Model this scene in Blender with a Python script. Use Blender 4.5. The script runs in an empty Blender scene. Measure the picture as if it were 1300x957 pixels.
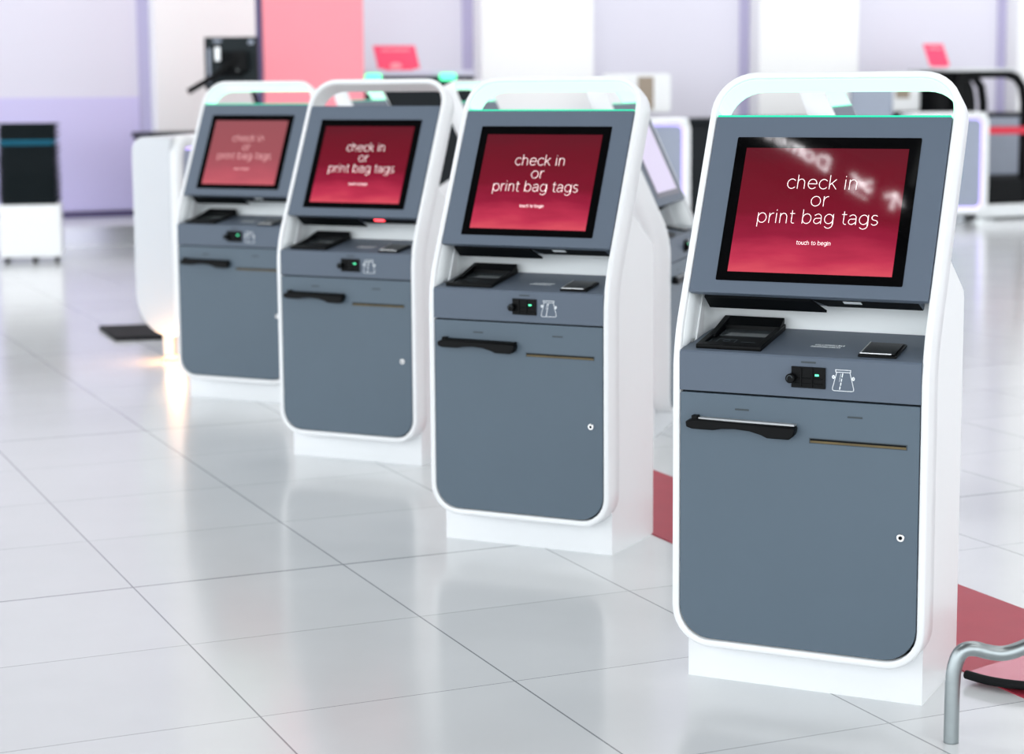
import bpy, bmesh, math, random
from mathutils import Vector, Matrix
random.seed(7)
S = bpy.context.scene
COL = S.collection
PI = math.pi
R = math.radians

# ------------------------------------------------------------------ materials
def mat(name, col=(.8,.8,.8), rough=.5, metal=0., spec=.5, emit=None, es=1., coat=0., coat_r=.05, noise=0., nscale=20., bump=0., bscale=200.):
    m = bpy.data.materials.new(name); m.use_nodes = True
    nt = m.node_tree; b = nt.nodes['Principled BSDF']
    b.inputs['Base Color'].default_value = (*col, 1)
    b.inputs['Roughness'].default_value = rough
    b.inputs['Metallic'].default_value = metal
    b.inputs['Specular IOR Level'].default_value = spec
    b.inputs['Coat Weight'].default_value = coat
    b.inputs['Coat Roughness'].default_value = coat_r
    if emit:
        b.inputs['Emission Color'].default_value = (*emit, 1)
        b.inputs['Emission Strength'].default_value = es
    tc = nt.nodes.new('ShaderNodeTexCoord')
    if noise:
        n = nt.nodes.new('ShaderNodeTexNoise'); n.inputs['Scale'].default_value = nscale; n.inputs['Detail'].default_value = 4
        nt.links.new(tc.outputs['Object'], n.inputs['Vector'])
        mx = nt.nodes.new('ShaderNodeMix'); mx.data_type = 'RGBA'
        mx.inputs['A'].default_value = (*[c*(1-noise) for c in col], 1)
        mx.inputs['B'].default_value = (*[min(1, c*(1+noise)) for c in col], 1)
        nt.links.new(n.outputs['Fac'], mx.inputs['Factor']); nt.links.new(mx.outputs['Result'], b.inputs['Base Color'])
    if bump:
        n = nt.nodes.new('ShaderNodeTexNoise'); n.inputs['Scale'].default_value = bscale
        nt.links.new(tc.outputs['Object'], n.inputs['Vector'])
        bp = nt.nodes.new('ShaderNodeBump'); bp.inputs['Strength'].default_value = bump; bp.inputs['Distance'].default_value = .001
        nt.links.new(n.outputs['Fac'], bp.inputs['Height']); nt.links.new(bp.outputs['Normal'], b.inputs['Normal'])
    return m

M = {}
M['white'] = mat('white powder coat', (.84,.86,.875), .32, coat=.15, noise=.01, nscale=3)
M['cove'] = mat('white inner moulding', (.90,.94,.95), .45, noise=.01, nscale=3)
M['grey'] = mat('blue grey panel', (.104,.134,.178), .45, spec=.35, noise=.03, nscale=9, bump=.15, bscale=900)
M['grey_door'] = mat('blue grey door paint', (.094,.132,.170), .40, spec=.4, noise=.04, nscale=6, bump=.15, bscale=900)
M['black'] = mat('black plastic', (.0015,.002,.0025), .42, spec=.12, noise=.2, nscale=30)
M['blackm'] = mat('matt black plastic', (.003,.004,.005), .6, spec=.1, noise=.2, nscale=30)
M['bezel'] = mat('black screen glass', (.0008,.0008,.001), .04, spec=.35)
M['glass'] = mat('dark scanner glass', (.05,.06,.065), .1)
M['slot'] = mat('engraved slot', (.035,.05,.06), .5)
M['gold'] = mat('brass slot lining', (.11,.08,.03), .4, metal=.3, noise=.5, nscale=25)
M['steel'] = mat('brushed steel', (.62,.64,.65), .3, metal=1., noise=.1, nscale=60)
M['silver'] = mat('silver trim', (.72,.74,.75), .35, metal=.7, noise=.12, nscale=80)
M['blade'] = mat('brushed outlet blade', (.42,.44,.45), .4, metal=.6, noise=.35, nscale=30)
M['chrome'] = mat('chrome lock', (.8,.8,.8), .15, metal=1.)
M['print'] = mat('white print', (.85,.9,.93), .6)
M['led'] = mat('mint light strip', (.12,.3,.2), .5, emit=(.50,1.0,.74), es=1.55)
M['spill_green'] = mat('green hoop spill', (.02,.4,.25), .4, emit=(.012,.56,.30), es=1.)
M['red_eye'] = mat('red sensor light', (.8,.05,.05), .4, emit=(1,.06,.08), es=5)
M['led_green'] = mat('green glowing light', (.1,.8,.4), .4, emit=(.1,1.,.45), es=1.6)
M['led_off'] = mat('unlit light strip', (.80,.80,.79), .4)
M['purple_led'] = mat('violet light strip', (.6,.5,.9), .4, emit=(.48,.38,1.), es=1.6)
M['letter'] = mat('lit lettering', (.9,.8,.8), .4, emit=(1,.80,.78), es=.80)
M['amber'] = mat('amber lamp', (1,.6,.3), .4, emit=(1,.42,.12), es=2)
M['rubber'] = mat('black rubber', (.006,.007,.008), .75, spec=.2, noise=.2, nscale=40)
M['tray'] = mat('black tray plastic', (.005,.011,.014), .5, spec=.25, noise=.2, nscale=20)
M['tray_blue'] = mat('blue tray plastic', (.0,.16,.26), .45, noise=.1, nscale=20)
M['box_white'] = mat('white laminate', (.84,.86,.87), .35, noise=.01, nscale=4)
M['pink'] = mat('pink banner fabric', (.95,.30,.36), .6, noise=.03, nscale=2)
M['pink_sign'] = mat('pink acrylic sign', (.95,.05,.15), .3, noise=.04, nscale=8)
M['pink_text'] = mat('pale pink print', (1,.55,.6), .5)
M['purple_dark'] = mat('dark purple paint', (.09,.07,.17), .5, noise=.05, nscale=6)
M['shelf'] = mat('pale lilac laminate', (.55,.54,.66), .35, noise=.02, nscale=6)
M['counter'] = mat('black counter laminate', (.005,.008,.011), .45, spec=.2, noise=.2, nscale=8)
M['lane_red'] = mat('red webbing', (.65,.02,.05), .6, noise=.08, nscale=30)
M['stone'] = mat('red vinyl', (.40,.035,.060), .45, spec=.3, noise=.12, nscale=9)
M['tan'] = mat('tan display', (.30,.24,.18), .35, noise=.05, nscale=9)
M['monitor_grey'] = mat('monitor shell grey', (.30,.34,.42), .35, noise=.05, nscale=9)
M['teal'] = mat('teal display glass', (.12,.25,.30), .2, noise=.05, nscale=9)
M['wall'] = mat('lavender wall paint', (.715,.70,.80), .55, noise=.012, nscale=1.2)
M['unit_white'] = mat('soft white unit shell', (.66,.69,.73), .4, noise=.01, nscale=3)
M['pillar_shade'] = mat('lilac painted shade', (.46,.43,.63), .6, noise=.03, nscale=2)
M['steel_dark'] = mat('worn steel tube', (.34,.38,.39), .34, metal=1., noise=.12, nscale=40)
M['lilac_wall'] = mat('violet lower wall panel', (.60,.56,.84), .45, noise=.02, nscale=1.2)
M['pillar'] = mat('white wall panel', (.90,.905,.91), .4, noise=.008, nscale=1.5)
M['ceiling'] = mat('dark ceiling panels', (.05,.05,.055), .8, noise=.08, nscale=1.5)
M['lamp'] = mat('ceiling light diffuser', (.9,.9,.9), .5, emit=(.97,.985,1), es=9)
M['deck'] = mat('pale pink deck plate', (.62,.16,.22), .25, noise=.05, nscale=9)
M['sign_lit'] = mat('backlit white symbols', (.9,.9,.9), .5, emit=(1,.97,1), es=18)
M['sign_black'] = mat('sign box', (.01,.01,.012), .5)

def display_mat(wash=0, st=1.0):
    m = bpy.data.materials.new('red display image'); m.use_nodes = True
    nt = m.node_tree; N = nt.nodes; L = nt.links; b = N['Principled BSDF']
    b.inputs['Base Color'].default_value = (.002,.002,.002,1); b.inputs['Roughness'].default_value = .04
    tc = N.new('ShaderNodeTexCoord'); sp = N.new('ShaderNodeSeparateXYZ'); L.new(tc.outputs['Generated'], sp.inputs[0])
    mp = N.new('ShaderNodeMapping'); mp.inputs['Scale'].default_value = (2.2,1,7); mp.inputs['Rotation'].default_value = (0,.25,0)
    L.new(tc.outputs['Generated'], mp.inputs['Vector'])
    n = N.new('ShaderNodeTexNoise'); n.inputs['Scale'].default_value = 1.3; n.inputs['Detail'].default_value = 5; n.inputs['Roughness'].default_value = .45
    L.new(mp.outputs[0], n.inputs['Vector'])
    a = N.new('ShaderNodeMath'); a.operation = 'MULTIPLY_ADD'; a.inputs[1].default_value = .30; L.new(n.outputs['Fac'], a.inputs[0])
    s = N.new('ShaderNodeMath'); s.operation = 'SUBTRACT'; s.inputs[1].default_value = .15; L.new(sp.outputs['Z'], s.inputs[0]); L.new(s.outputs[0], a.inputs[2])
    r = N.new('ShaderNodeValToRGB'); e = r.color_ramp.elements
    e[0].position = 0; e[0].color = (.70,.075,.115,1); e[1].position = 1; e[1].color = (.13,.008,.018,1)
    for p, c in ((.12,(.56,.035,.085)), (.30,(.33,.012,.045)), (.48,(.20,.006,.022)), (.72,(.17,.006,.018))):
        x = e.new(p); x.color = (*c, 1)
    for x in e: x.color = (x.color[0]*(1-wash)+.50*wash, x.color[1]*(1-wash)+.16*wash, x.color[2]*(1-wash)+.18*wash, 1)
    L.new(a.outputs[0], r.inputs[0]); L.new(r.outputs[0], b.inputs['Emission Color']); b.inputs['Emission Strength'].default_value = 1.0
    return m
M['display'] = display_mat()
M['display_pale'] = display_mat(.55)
M['display_reflection'] = mat('pale lilac painted reflection', (.01,.01,.01), .05, emit=(.52,.46,.62), es=1., noise=.05)
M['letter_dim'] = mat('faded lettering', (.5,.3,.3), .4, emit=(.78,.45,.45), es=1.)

def floor_mat():
    m = bpy.data.materials.new('polished pale floor tiles'); m.use_nodes = True
    nt = m.node_tree; N = nt.nodes; L = nt.links; b = N['Principled BSDF']
    geo = N.new('ShaderNodeNewGeometry')
    def axis(nx, ny, off, period, w):
        d = N.new('ShaderNodeVectorMath'); d.operation = 'DOT_PRODUCT'; d.inputs[1].default_value = (nx, ny, 0)
        L.new(geo.outputs['Position'], d.inputs[0])
        s = N.new('ShaderNodeMath'); s.operation = 'SUBTRACT'; s.inputs[1].default_value = off; L.new(d.outputs['Value'], s.inputs[0])
        q = N.new('ShaderNodeMath'); q.operation = 'DIVIDE'; q.inputs[1].default_value = period; L.new(s.outputs[0], q.inputs[0])
        f = N.new('ShaderNodeMath'); f.operation = 'FLOOR'; L.new(q.outputs[0], f.inputs[0])
        fr = N.new('ShaderNodeMath'); fr.operation = 'PINGPONG'; fr.inputs[1].default_value = .5; L.new(q.outputs[0], fr.inputs[0])
        l = N.new('ShaderNodeMath'); l.operation = 'LESS_THAN'; l.inputs[1].default_value = w/period/2; L.new(fr.outputs[0], l.inputs[0])
        return f, l
    f1, l1 = axis(.9163, .4005, 1.137, .6015, .0042)
    f2, l2 = axis(.4005, -.9163, -3.975, .6065, .0026)
    f3, l3 = axis(.4005, -.9163, -5.192, 2.426, .0055)
    mx = N.new('ShaderNodeMath'); mx.operation = 'MAXIMUM'; L.new(l1.outputs[0], mx.inputs[0]); L.new(l2.outputs[0], mx.inputs[1])
    mx2 = N.new('ShaderNodeMath'); mx2.operation = 'MAXIMUM'; L.new(mx.outputs[0], mx2.inputs[0]); L.new(l3.outputs[0], mx2.inputs[1])
    cb = N.new('ShaderNodeCombineXYZ'); L.new(f1.outputs[0], cb.inputs[0]); L.new(f2.outputs[0], cb.inputs[1])
    wn = N.new('ShaderNodeTexWhiteNoise'); wn.noise_dimensions = '3D'; L.new(cb.outputs[0], wn.inputs['Vector'])
    tr = N.new('ShaderNodeMix'); tr.data_type = 'RGBA'; tr.inputs['A'].default_value = (.68,.705,.72,1); tr.inputs['B'].default_value = (.72,.745,.76,1)
    L.new(wn.outputs['Value'], tr.inputs['Factor'])
    n = N.new('ShaderNodeTexNoise'); n.inputs['Scale'].default_value = 5; n.inputs['Detail'].default_value = 6; L.new(geo.outputs['Position'], n.inputs['Vector'])
    ml = N.new('ShaderNodeMix'); ml.data_type = 'RGBA'; ml.blend_type = 'MULTIPLY'; ml.inputs['Factor'].default_value = .08
    L.new(tr.outputs['Result'], ml.inputs['A']); L.new(n.outputs['Fac'], ml.inputs['B'])
    gr = N.new('ShaderNodeMix'); gr.data_type = 'RGBA'; gr.inputs['B'].default_value = (.22,.235,.25,1)
    L.new(mx2.outputs[0], gr.inputs['Factor']); L.new(ml.outputs['Result'], gr.inputs['A']); L.new(gr.outputs['Result'], b.inputs['Base Color'])
    b.inputs['Roughness'].default_value = .16; b.inputs['Specular IOR Level'].default_value = .85
    return m
M['floor'] = floor_mat()

# ------------------------------------------------------------------ helpers
def link(name, bm, m, parent=None, smooth=False, bevel=0, seg=2):
    me = bpy.data.meshes.new(name)
    bmesh.ops.recalc_face_normals(bm, faces=bm.faces)
    bm.to_mesh(me); bm.free()
    o = bpy.data.objects.new(name, me); COL.objects.link(o)
    me.materials.append(M[m] if isinstance(m, str) else m)
    if smooth:
        for p in me.polygons: p.use_smooth = True
    if bevel:
        b = o.modifiers.new('bevel', 'BEVEL'); b.width = bevel; b.segments = seg; b.limit_method = 'ANGLE'; b.angle_limit = R(35)
        b.harden_normals = False
        for p in me.polygons: p.use_smooth = True
        me.set_sharp_from_angle(angle=R(40)) if hasattr(me, 'set_sharp_from_angle') else None
    if parent: o.parent = parent
    return o

def tag(o, label=None, cat=None, group=None, kind=None):
    if label: o['label'] = label
    if cat: o['category'] = cat
    if group: o['group'] = group
    if kind: o['kind'] = kind
    return o

def empty(name, loc=(0,0,0), rz=0, **k):
    o = bpy.data.objects.new(name, None); COL.objects.link(o); o.location = loc; o.rotation_euler = (0,0,rz)
    o.empty_display_size = .1
    return tag(o, **k)

def box(bm, x0, x1, y0, y1, z0, z1):
    v = [bm.verts.new(p) for p in ((x0,y0,z0),(x1,y0,z0),(x1,y1,z0),(x0,y1,z0),(x0,y0,z1),(x1,y0,z1),(x1,y1,z1),(x0,y1,z1))]
    for f in ((0,3,2,1),(4,5,6,7),(0,1,5,4),(1,2,6,5),(2,3,7,6),(3,0,4,7)): bm.faces.new([v[i] for i in f])
    return bm

def prism(bm, front, back):
    """close two equal rings of 3-D points into a solid"""
    a = [bm.verts.new(p) for p in front]; b = [bm.verts.new(p) for p in back]; n = len(a)
    bm.faces.new(a); bm.faces.new(b[::-1])
    for i in range(n): bm.faces.new((a[i], b[i], b[(i+1)%n], a[(i+1)%n]))
    return bm

def tube(bm, pts, r, seg=14, caps=True):
    pts = [Vector(p) for p in pts]; rings = []; up = None
    for i, p in enumerate(pts):
        t = ((pts[i+1] if i+1 < len(pts) else p) - (pts[i-1] if i else p)).normalized()
        if up is None:
            up = Vector((0,0,1)) if abs(t.z) < .9 else Vector((0,1,0))
        u = t.cross(up).normalized(); w = u.cross(t).normalized(); up = w
        rings.append([bm.verts.new(p + r*(math.cos(2*PI*k/seg)*u + math.sin(2*PI*k/seg)*w)) for k in range(seg)])
    for a, b in zip(rings, rings[1:]):
        for k in range(seg): bm.faces.new((a[k], a[(k+1)%seg], b[(k+1)%seg], b[k]))
    if caps: bm.faces.new(rings[0][::-1]); bm.faces.new(rings[-1])
    return bm

def disc(bm, c, r, y0, y1, seg=24):
    prism(bm, [(c[0]+r*math.cos(2*PI*k/seg), y0, c[1]+r*math.sin(2*PI*k/seg)) for k in range(seg)],
              [(c[0]+r*math.cos(2*PI*k/seg), y1, c[1]+r*math.sin(2*PI*k/seg)) for k in range(seg)])
    return bm

def rrect(x0, x1, z0, z1, r, seg=8):
    """rounded rectangle, r = (bottom left, bottom right, top right, top left)"""
    if not isinstance(r, tuple): r = (r,)*4
    out = []
    for (cx, cz, rr, a0) in ((x0, z0, r[0], 180), (x1, z0, r[1], 270), (x1, z1, r[2], 0), (x0, z1, r[3], 90)):
        sx = 1 if cx == x0 else -1; sz = 1 if cz == z0 else -1
        if rr < 1e-6: out.append((cx, cz)); continue
        for k in range(seg+1):
            a = R(a0 + 90*k/seg)
            out.append((cx + sx*rr + rr*math.cos(a), cz + sz*rr + rr*math.sin(a)))
    return out

# ---- single-stroke lettering, drawn as ribbons
def arc(cx, cy, rx, ry, a0, a1, n=14):
    return [(cx+rx*math.cos(R(a0+(a1-a0)*k/n)), cy+ry*math.sin(R(a0+(a1-a0)*k/n))) for k in range(n+1)]
G = {  # x height 1, ascender 1.42 ; value = (advance, strokes)
 'c': (.92, [arc(.5,.5,.46,.5,42,318)]),
 'h': (.98, [[(.06,0),(.06,1.42)], [(.06,.55)]+arc(.42,.6,.36,.4,170,0)+[(.78,0)]]),
 'e': (1.04, [[(.04,.52),(.95,.52)]+arc(.5,.5,.46,.5,3,318)]),
 'k': (.86, [[(.06,0),(.06,1.42)], [(.72,1),(.08,.42)], [(.3,.6),(.78,0)]]),
 'i': (.30, [[(.06,0),(.06,1)], [(.06,1.28),(.06,1.36)]]),
 'n': (.98, [[(.06,0),(.06,1)], [(.06,.55)]+arc(.42,.6,.36,.4,170,0)+[(.78,0)]]),
 'o': (1.10, [arc(.5,.5,.47,.5,0,360,24)]),
 'r': (.62, [[(.06,0),(.06,1)], [(.06,.5)]+arc(.5,.5,.44,.5,175,90)]),
 'p': (1.12, [[(.06,-.42),(.06,1)], arc(.52,.5,.46,.5,0,360,24)]),
 'b': (1.12, [[(.06,0),(.06,1.42)], arc(.52,.5,.46,.5,0,360,24)]),
 't': (.56, [[(.2,1.3),(.2,.25)]+arc(.42,.22,.22,.22,180,290), [(0,1),(.48,1)]]),
 'a': (1.0, [[(.1,.85)]+arc(.46,.64,.36,.36,125,0)+[(.82,0)], [(.82,.58),(.4,.56)]+arc(.36,.29,.32,.28,100,300)+[(.82,.25)]]),
 'g': (1.12, [[(.96,1),(.96,-.05)]+arc(.52,-.05,.44,.38,0,-145), arc(.5,.52,.46,.48,0,360,24)]),
 's': (.80, [arc(.4,.75,.32,.25,40,180,8)+arc(.4,.75,.32,.25,180,265,5)+arc(.38,.25,.34,.25,85,0,5)+arc(.38,.25,.34,.25,0,-145,9)]),
 'u': (.98, [[(.06,1),(.06,.4)]+arc(.42,.4,.36,.4,180,360)+[(.78,1)], [(.78,1),(.78,0)]]),
 'm': (1.5, [[(.06,0),(.06,1)], [(.06,.6)]+arc(.36,.66,.3,.34,170,0)+[(.66,0)], [(.66,.6)]+arc(.96,.66,.3,.34,170,0)+[(1.26,0)]]),
 'D': (1.3, [[(.08,0),(.08,1.42),(.5,1.42)]+arc(.5,.71,.6,.71,90,-90,16)+[(.08,0)]]),
 ' ': (.5, []),
}
def text_strokes(txt, h, gap=.14):
    x = 0; out = []
    for ch in txt:
        adv, st = G[ch]
        for s in st: out.append([((x+p[0])*h, p[1]*h) for p in s])
        x += adv + gap
    return out, (x-gap)*h
def ribbon(bm, pts, w, place, depth=.0004):
    """flat stroke with mitred joints and round-ish ends, given a thin solid depth"""
    n = len(pts)
    if n < 2: return
    L_, R_ = [], []
    for i in range(n):
        p = Vector(pts[i]); a = Vector(pts[i-1]) if i else None; b = Vector(pts[i+1]) if i+1 < n else None
        if a is None: t = (b-p)
        elif b is None: t = (p-a)
        else: t = (p-a).normalized() + (b-p).normalized()
        if t.length < 1e-9: t = Vector((1,0))
        t.normalize(); nn = Vector((-t.y, t.x)); k = 1.
        if a is not None and b is not None:
            c = abs(nn.dot(Vector((-(b-p).normalized().y, (b-p).normalized().x)))); k = min(1/max(c,.4), 2)
        q = p
        if a is None: q = p - t*w*.3
        if b is None: q = p + t*w*.3
        L_.append(q+nn*w/2*k); R_.append(q-nn*w/2*k)
    for d in (0,):
        for i in range(n-1):
            quad = (L_[i], L_[i+1], R_[i+1], R_[i])
            f = [bm.verts.new(place(q.x, q.y, 0)) for q in quad]; g = [bm.verts.new(place(q.x, q.y, depth)) for q in quad]
            bm.faces.new(f); bm.faces.new(g[::-1])
            for k in range(4): bm.faces.new((f[k], g[k], g[(k+1)%4], f[(k+1)%4]))

# ------------------------------------------------------------------ the check-in kiosk (local: x right, y away, z up)
def fy(z): return 0 if z < .706 else (1.583*(z-.706)**2 if z < .85 else .456*(z-.778))
def fdy(z): return 0 if z < .706 else (3.166*(z-.706) if z < .85 else .456)
ZS = [0]; SS = [0]
_z = 0.
while _z < 1.5:
    z2 = _z+.002; SS.append(SS[-1]+math.hypot(.002, fy(z2)-fy(_z))); ZS.append(z2); _z = z2
def z_of(s):
    lo, hi = 0, len(SS)-1
    while hi-lo > 1:
        m = (lo+hi)//2
        if SS[m] <= s: lo = m
        else: hi = m
    return ZS[lo]+(s-SS[lo])/(SS[hi]-SS[lo])*(ZS[hi]-ZS[lo])
def s_of(z): 
    i = min(int(z/.002), len(SS)-2); return SS[i]+(z-ZS[i])/.002*(SS[i+1]-SS[i])
def surf(x, s, d=0):
    z = z_of(s); t = math.atan(fdy(z)); return (x, fy(z)+d*math.cos(t), z-d*math.sin(t))
S0 = s_of(.8881)                      # bottom edge of the head panel along the leaning face
STOP = S0+.536                        # top of the hoop
SHEAD = S0+.423
def densify(pts, step=.02):
    out = []
    for a, b in zip(pts, pts[1:]+pts[:1]):
        n = max(1, int(math.hypot(b[0]-a[0], b[1]-a[1])/step))
        for k in range(n): out.append((a[0]+(b[0]-a[0])*k/n, a[1]+(b[1]-a[1])*k/n))
    return out

def make_kiosk():
    root = empty('check_in_kiosk')
    # --- frame: a closed loop that follows the bent front
    bm = bmesh.new(); D = .077; rim = .0165
    NP = 200
    def resample(p, n):
        p = p+[p[0]]; L = [0]
        for a, b in zip(p, p[1:]): L.append(L[-1]+math.hypot(b[0]-a[0], b[1]-a[1]))
        out = []; j = 0
        for k in range(n):
            t = L[-1]*k/n
            while L[j+1] < t: j += 1
            u = (t-L[j])/(L[j+1]-L[j]); out.append((p[j][0]+(p[j+1][0]-p[j][0])*u, p[j][1]+(p[j+1][1]-p[j][1])*u))
        return out
    def offset(p, d):
        n = len(p); out = []
        for i in range(n):
            a, b = Vector(p[i-1]), Vector(p[(i+1)%n]); t = (b-a).normalized(); out.append((p[i][0]-t.y*d, p[i][1]+t.x*d))
        return out
    outer = resample(rrect(-.2895, .2895, .090, STOP, (.088,.088,.098,.098), 16), NP)
    ins = lambda k: offset(outer, k)
    def ring(pl, d): return [bm.verts.new(surf(x, s, d)) for x, s in pl]
    b = .0045; c = .002
    rings = [ring(outer, D-b), ring(outer, D*.5), ring(outer, b), ring(ins(b*.3), b*.3), ring(ins(b), 0), ring(ins(rim-c), 0), ring(ins(rim), c), ring(ins(rim), D*.5), ring(ins(rim), D-c), ring(ins(rim-c), D), ring(ins(b), D)]
    for a, e in zip(rings, rings[1:]+rings[:1]):
        for i in range(NP): bm.faces.new((a[i], a[(i+1)%NP], e[(i+1)%NP], e[i]))
    fr = link('frame', bm, 'white', root, smooth=True)
    # --- light strip lining the hoop
    bm = bmesh.new(); inner = ins_ = offset(outer, rim+.0006); inn2 = offset(outer, rim+.0026)
    idx = [i for i in range(NP) if inner[i][1] > SHEAD+.002]
    # contiguous order
    st = next(i for i in idx if (i-1)%NP not in idx); seq = []
    i = st
    while i in idx: seq.append(i); i = (i+1)%NP
    def vr(pl, d): return [bm.verts.new(surf(pl[i][0], pl[i][1], d)) for i in seq]
    q = [vr(inner, .006), vr(inn2, .006), vr(inn2, .073), vr(inner, .073)]
    for a, e in zip(q, q[1:]+q[:1]):
        for k in range(len(seq)-1): bm.faces.new((a[k], a[k+1], e[k+1], e[k]))
    bm.faces.new([r[0] for r in q]); bm.faces.new([r[-1] for r in q][::-1])
    link('light_strip', bm, 'led', fr, smooth=False)
    # --- white body behind the frame, standing on the plinth
    prof = [(.062,.10),(.368,.10),(.368,.866),(.362,.880),(.350,.890),(.215,.972),(.200,.984),(.175,.965),(.120,.86),(.080,.76),(.072,.66)]
    bm = bmesh.new()
    for sx in (-1, 1):
        prism(bm, [(sx*.272,y,z) for y,z in prof], [(sx*.2650,y,z) for y,z in prof])
    rear = [(.368,.10),(.368,.866),(.362,.880),(.350,.890),(.215,.972),(.200,.984),(.19,.972),(.340,.880),(.350,.862),(.350,.10)]
    prism(bm, [(-.2649,y,z) for y,z in rear], [(.2649,y,z) for y,z in rear])
    link('side_body', bm, 'white', root)
    bm = bmesh.new(); box(bm, -.272, .272, .062, .368, 0, .10); box(bm, -.2719, .2719, .0621, .068, .10, .22)
    link('plinth', bm, 'white', root)
    # --- cove between console and head
    bm = bmesh.new(); rows = []
    NPZ = 9
    for iz in range(NPZ):
        z = .768+(.965-.768)*iz/(NPZ-1); y0 = fy(z)+.012; yr = .212+.010*iz/(NPZ-1); rc = .055
        pl = [(-.2728, y0), (-.2728, fy(z)+.062), (-.2645, max(fy(z)+.070, yr-rc-.004)), (-.2645, yr-rc)] + [(-.2645+rc-rc*math.cos(R(a)), yr-rc+rc*math.sin(R(a))) for a in (15,30,45,60,75,90)]
        pl = pl + [(0, yr)] + [(-x, y) for x, y in pl[::-1]]
        rows.append([bm.verts.new((x,y,z)) for x, y in pl])
    for a, e in zip(rows, rows[1:]):
        for k in range(len(a)-1): bm.faces.new((a[k], a[k+1], e[k+1], e[k]))
    cv = link('cove_lining', bm, 'cove', root, smooth=True)
    so = cv.modifiers.new('thick', 'SOLIDIFY'); so.thickness = .004; so.offset = 0
    # --- console
    bm = bmesh.new()
    pr = [(.001,.6735),(.001,.7585),(.0045,.763),(.205,.7958),(.205,.6735)]
    pa = [(.001,.6735),(.001,.7585),(.0045,.763),(.060,.7719),(.060,.6735)]; pb = [(.0601,.6735),(.0601,.7719),(.205,.7954),(.205,.6735)]
    prism(bm, [(-.2722,y,z) for y,z in pa], [(.2722,y,z) for y,z in pa]); prism(bm, [(-.2655,y,z) for y,z in pb], [(.2655,y,z) for y,z in pb])
    con = link('console', bm, 'grey', root)
    zt = lambda y: .763+.1625*(y-.0045)
    # --- door
    dp = rrect(-.2705, .2705, .1105, .6690, (.074,.074,.004,.004), 12)
    bm = bmesh.new(); prism(bm, [(x,.001,z) for x,z in dp], [(x,.022,z) for x,z in dp])
    door = link('door', bm, 'grey_door', root, bevel=.001)
    bm = bmesh.new(); dq = rrect(-.2725, .2725, .1085, .6705, (.075,.075,.002,.002), 12); prism(bm, [(x,.0225,z) for x,z in dq], [(x,.0600,z) for x,z in dq]); link('inner_chassis', bm, 'blackm', root)
    # --- head panel
    bm = bmesh.new()
    a = [(-.2707,S0),(.2707,S0),(.2707,SHEAD),(-.2707,SHEAD)]
    bk = [(-.245,S0+.004),(.245,S0+.004),(.245,SHEAD),(-.245,SHEAD)]
    r0 = [bm.verts.new(surf(x,s,-.001)) for x,s in a]; r1 = [bm.verts.new(surf(x,s,.012)) for x,s in a]
    r2 = [bm.verts.new(surf(x,s,.030)) for x,s in bk]; r3 = [bm.verts.new(surf(x,s,.074)) for x,s in bk]
    bm.faces.new(r0); bm.faces.new(r3[::-1])
    for p, q_ in ((r0,r1),(r1,r2),(r2,r3)):
        for k in range(4): bm.faces.new((p[k], q_[k], q_[(k+1)%4], p[(k+1)%4]))
    head = link('head_panel', bm, 'grey', root, bevel=.0015)
    bm = bmesh.new()
    sc = [(-.243,.028),(.005,.028),(.030,.073),(-.243,.073)]
    prism(bm, [surf(x, S0+.0035-.010*(d-.028)/.045, d) for x,d in sc], [surf(x, S0-.0015-.010*(d-.028)/.045, d) for x,d in sc])
    link('scanner_hood', bm, 'blackm', head)
    bm = bmesh.new()
    prism(bm, [surf(x, S0+.0038, d) for x,d in ((.006,.030),(.243,.030),(.243,.073),(.031,.073))], [surf(x, S0+.0028, d) for x,d in ((.006,.030),(.243,.030),(.243,.073),(.031,.073))])
    link('underside_plate', bm, 'blackm', head)
    bm = bmesh.new()
    q4 = ((.075,.034),(.115,.034),(.115,.048),(.075,.048))
    prism(bm, [surf(x, S0+.0020, d) for x, d in q4], [surf(x, S0+.004, d) for x, d in q4])
    link('sensor_window', bm, 'print', head)
    bm = bmesh.new()
    q4 = ((-.268,-.0012),(.268,-.0012),(.268,.060),(-.268,.060))
    prism(bm, [surf(x, SHEAD+.0002, d) for x, d in q4], [surf(x, SHEAD+.0042, d) for x, d in q4])
    link('hoop_spill', bm, 'spill_green', head)  # glow painted in for hoop light falling on the head's top face
    # --- screen
    bm = bmesh.new(); bp = rrect(-.2116,.2116,S0+.0297,S0+.373,.003,3)
    prism(bm, [surf(x,s,-.0022) for x,s in bp], [surf(x,s,.004) for x,s in bp])
    bz = link('touchscreen', bm, 'bezel', root)
    bm = bmesh.new(); bp = [(-.1867,S0+.0508),(.1862,S0+.0508),(.1862,S0+.3468),(-.1867,S0+.3468)]
    prism(bm, [surf(x,s,-.0025) for x,s in bp], [surf(x,s,-.0020) for x,s in bp])
    link('display', bm, 'display', bz)
    bm = bmesh.new()
    def write(txt, h, w, cx, base, width=None, gap=.14):
        st, W = text_strokes(txt, h, gap); kx = (width/W if width else 1)
        for s in st: ribbon(bm, [(cx-W*kx/2+p[0]*kx, S0+base+p[1]) for p in s], w, lambda x, y, d: surf(x, y, -.0028-d))
    write('check in', .0228, .00125, .003, .2500, .163)
    write('or', .0228, .00125, .003, .2095, .042)
    write('print bag tags', .0228, .00125, .002, .1680, .276)
    link('lettering', bm, 'letter', bz)
    bm = bmesh.new()
    write('touch to begin', .0066, .0007, .002, .1185, .078)
    link('prompt_lettering', bm, 'letter', bz)
    # --- document scanner on the console, left
    T = lambda x, y, h_: (x, y, zt(y)+h_)
    bm = bmesh.new()
    x0, x1, y0, y1 = -.242, -.090, .020, .192
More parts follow.
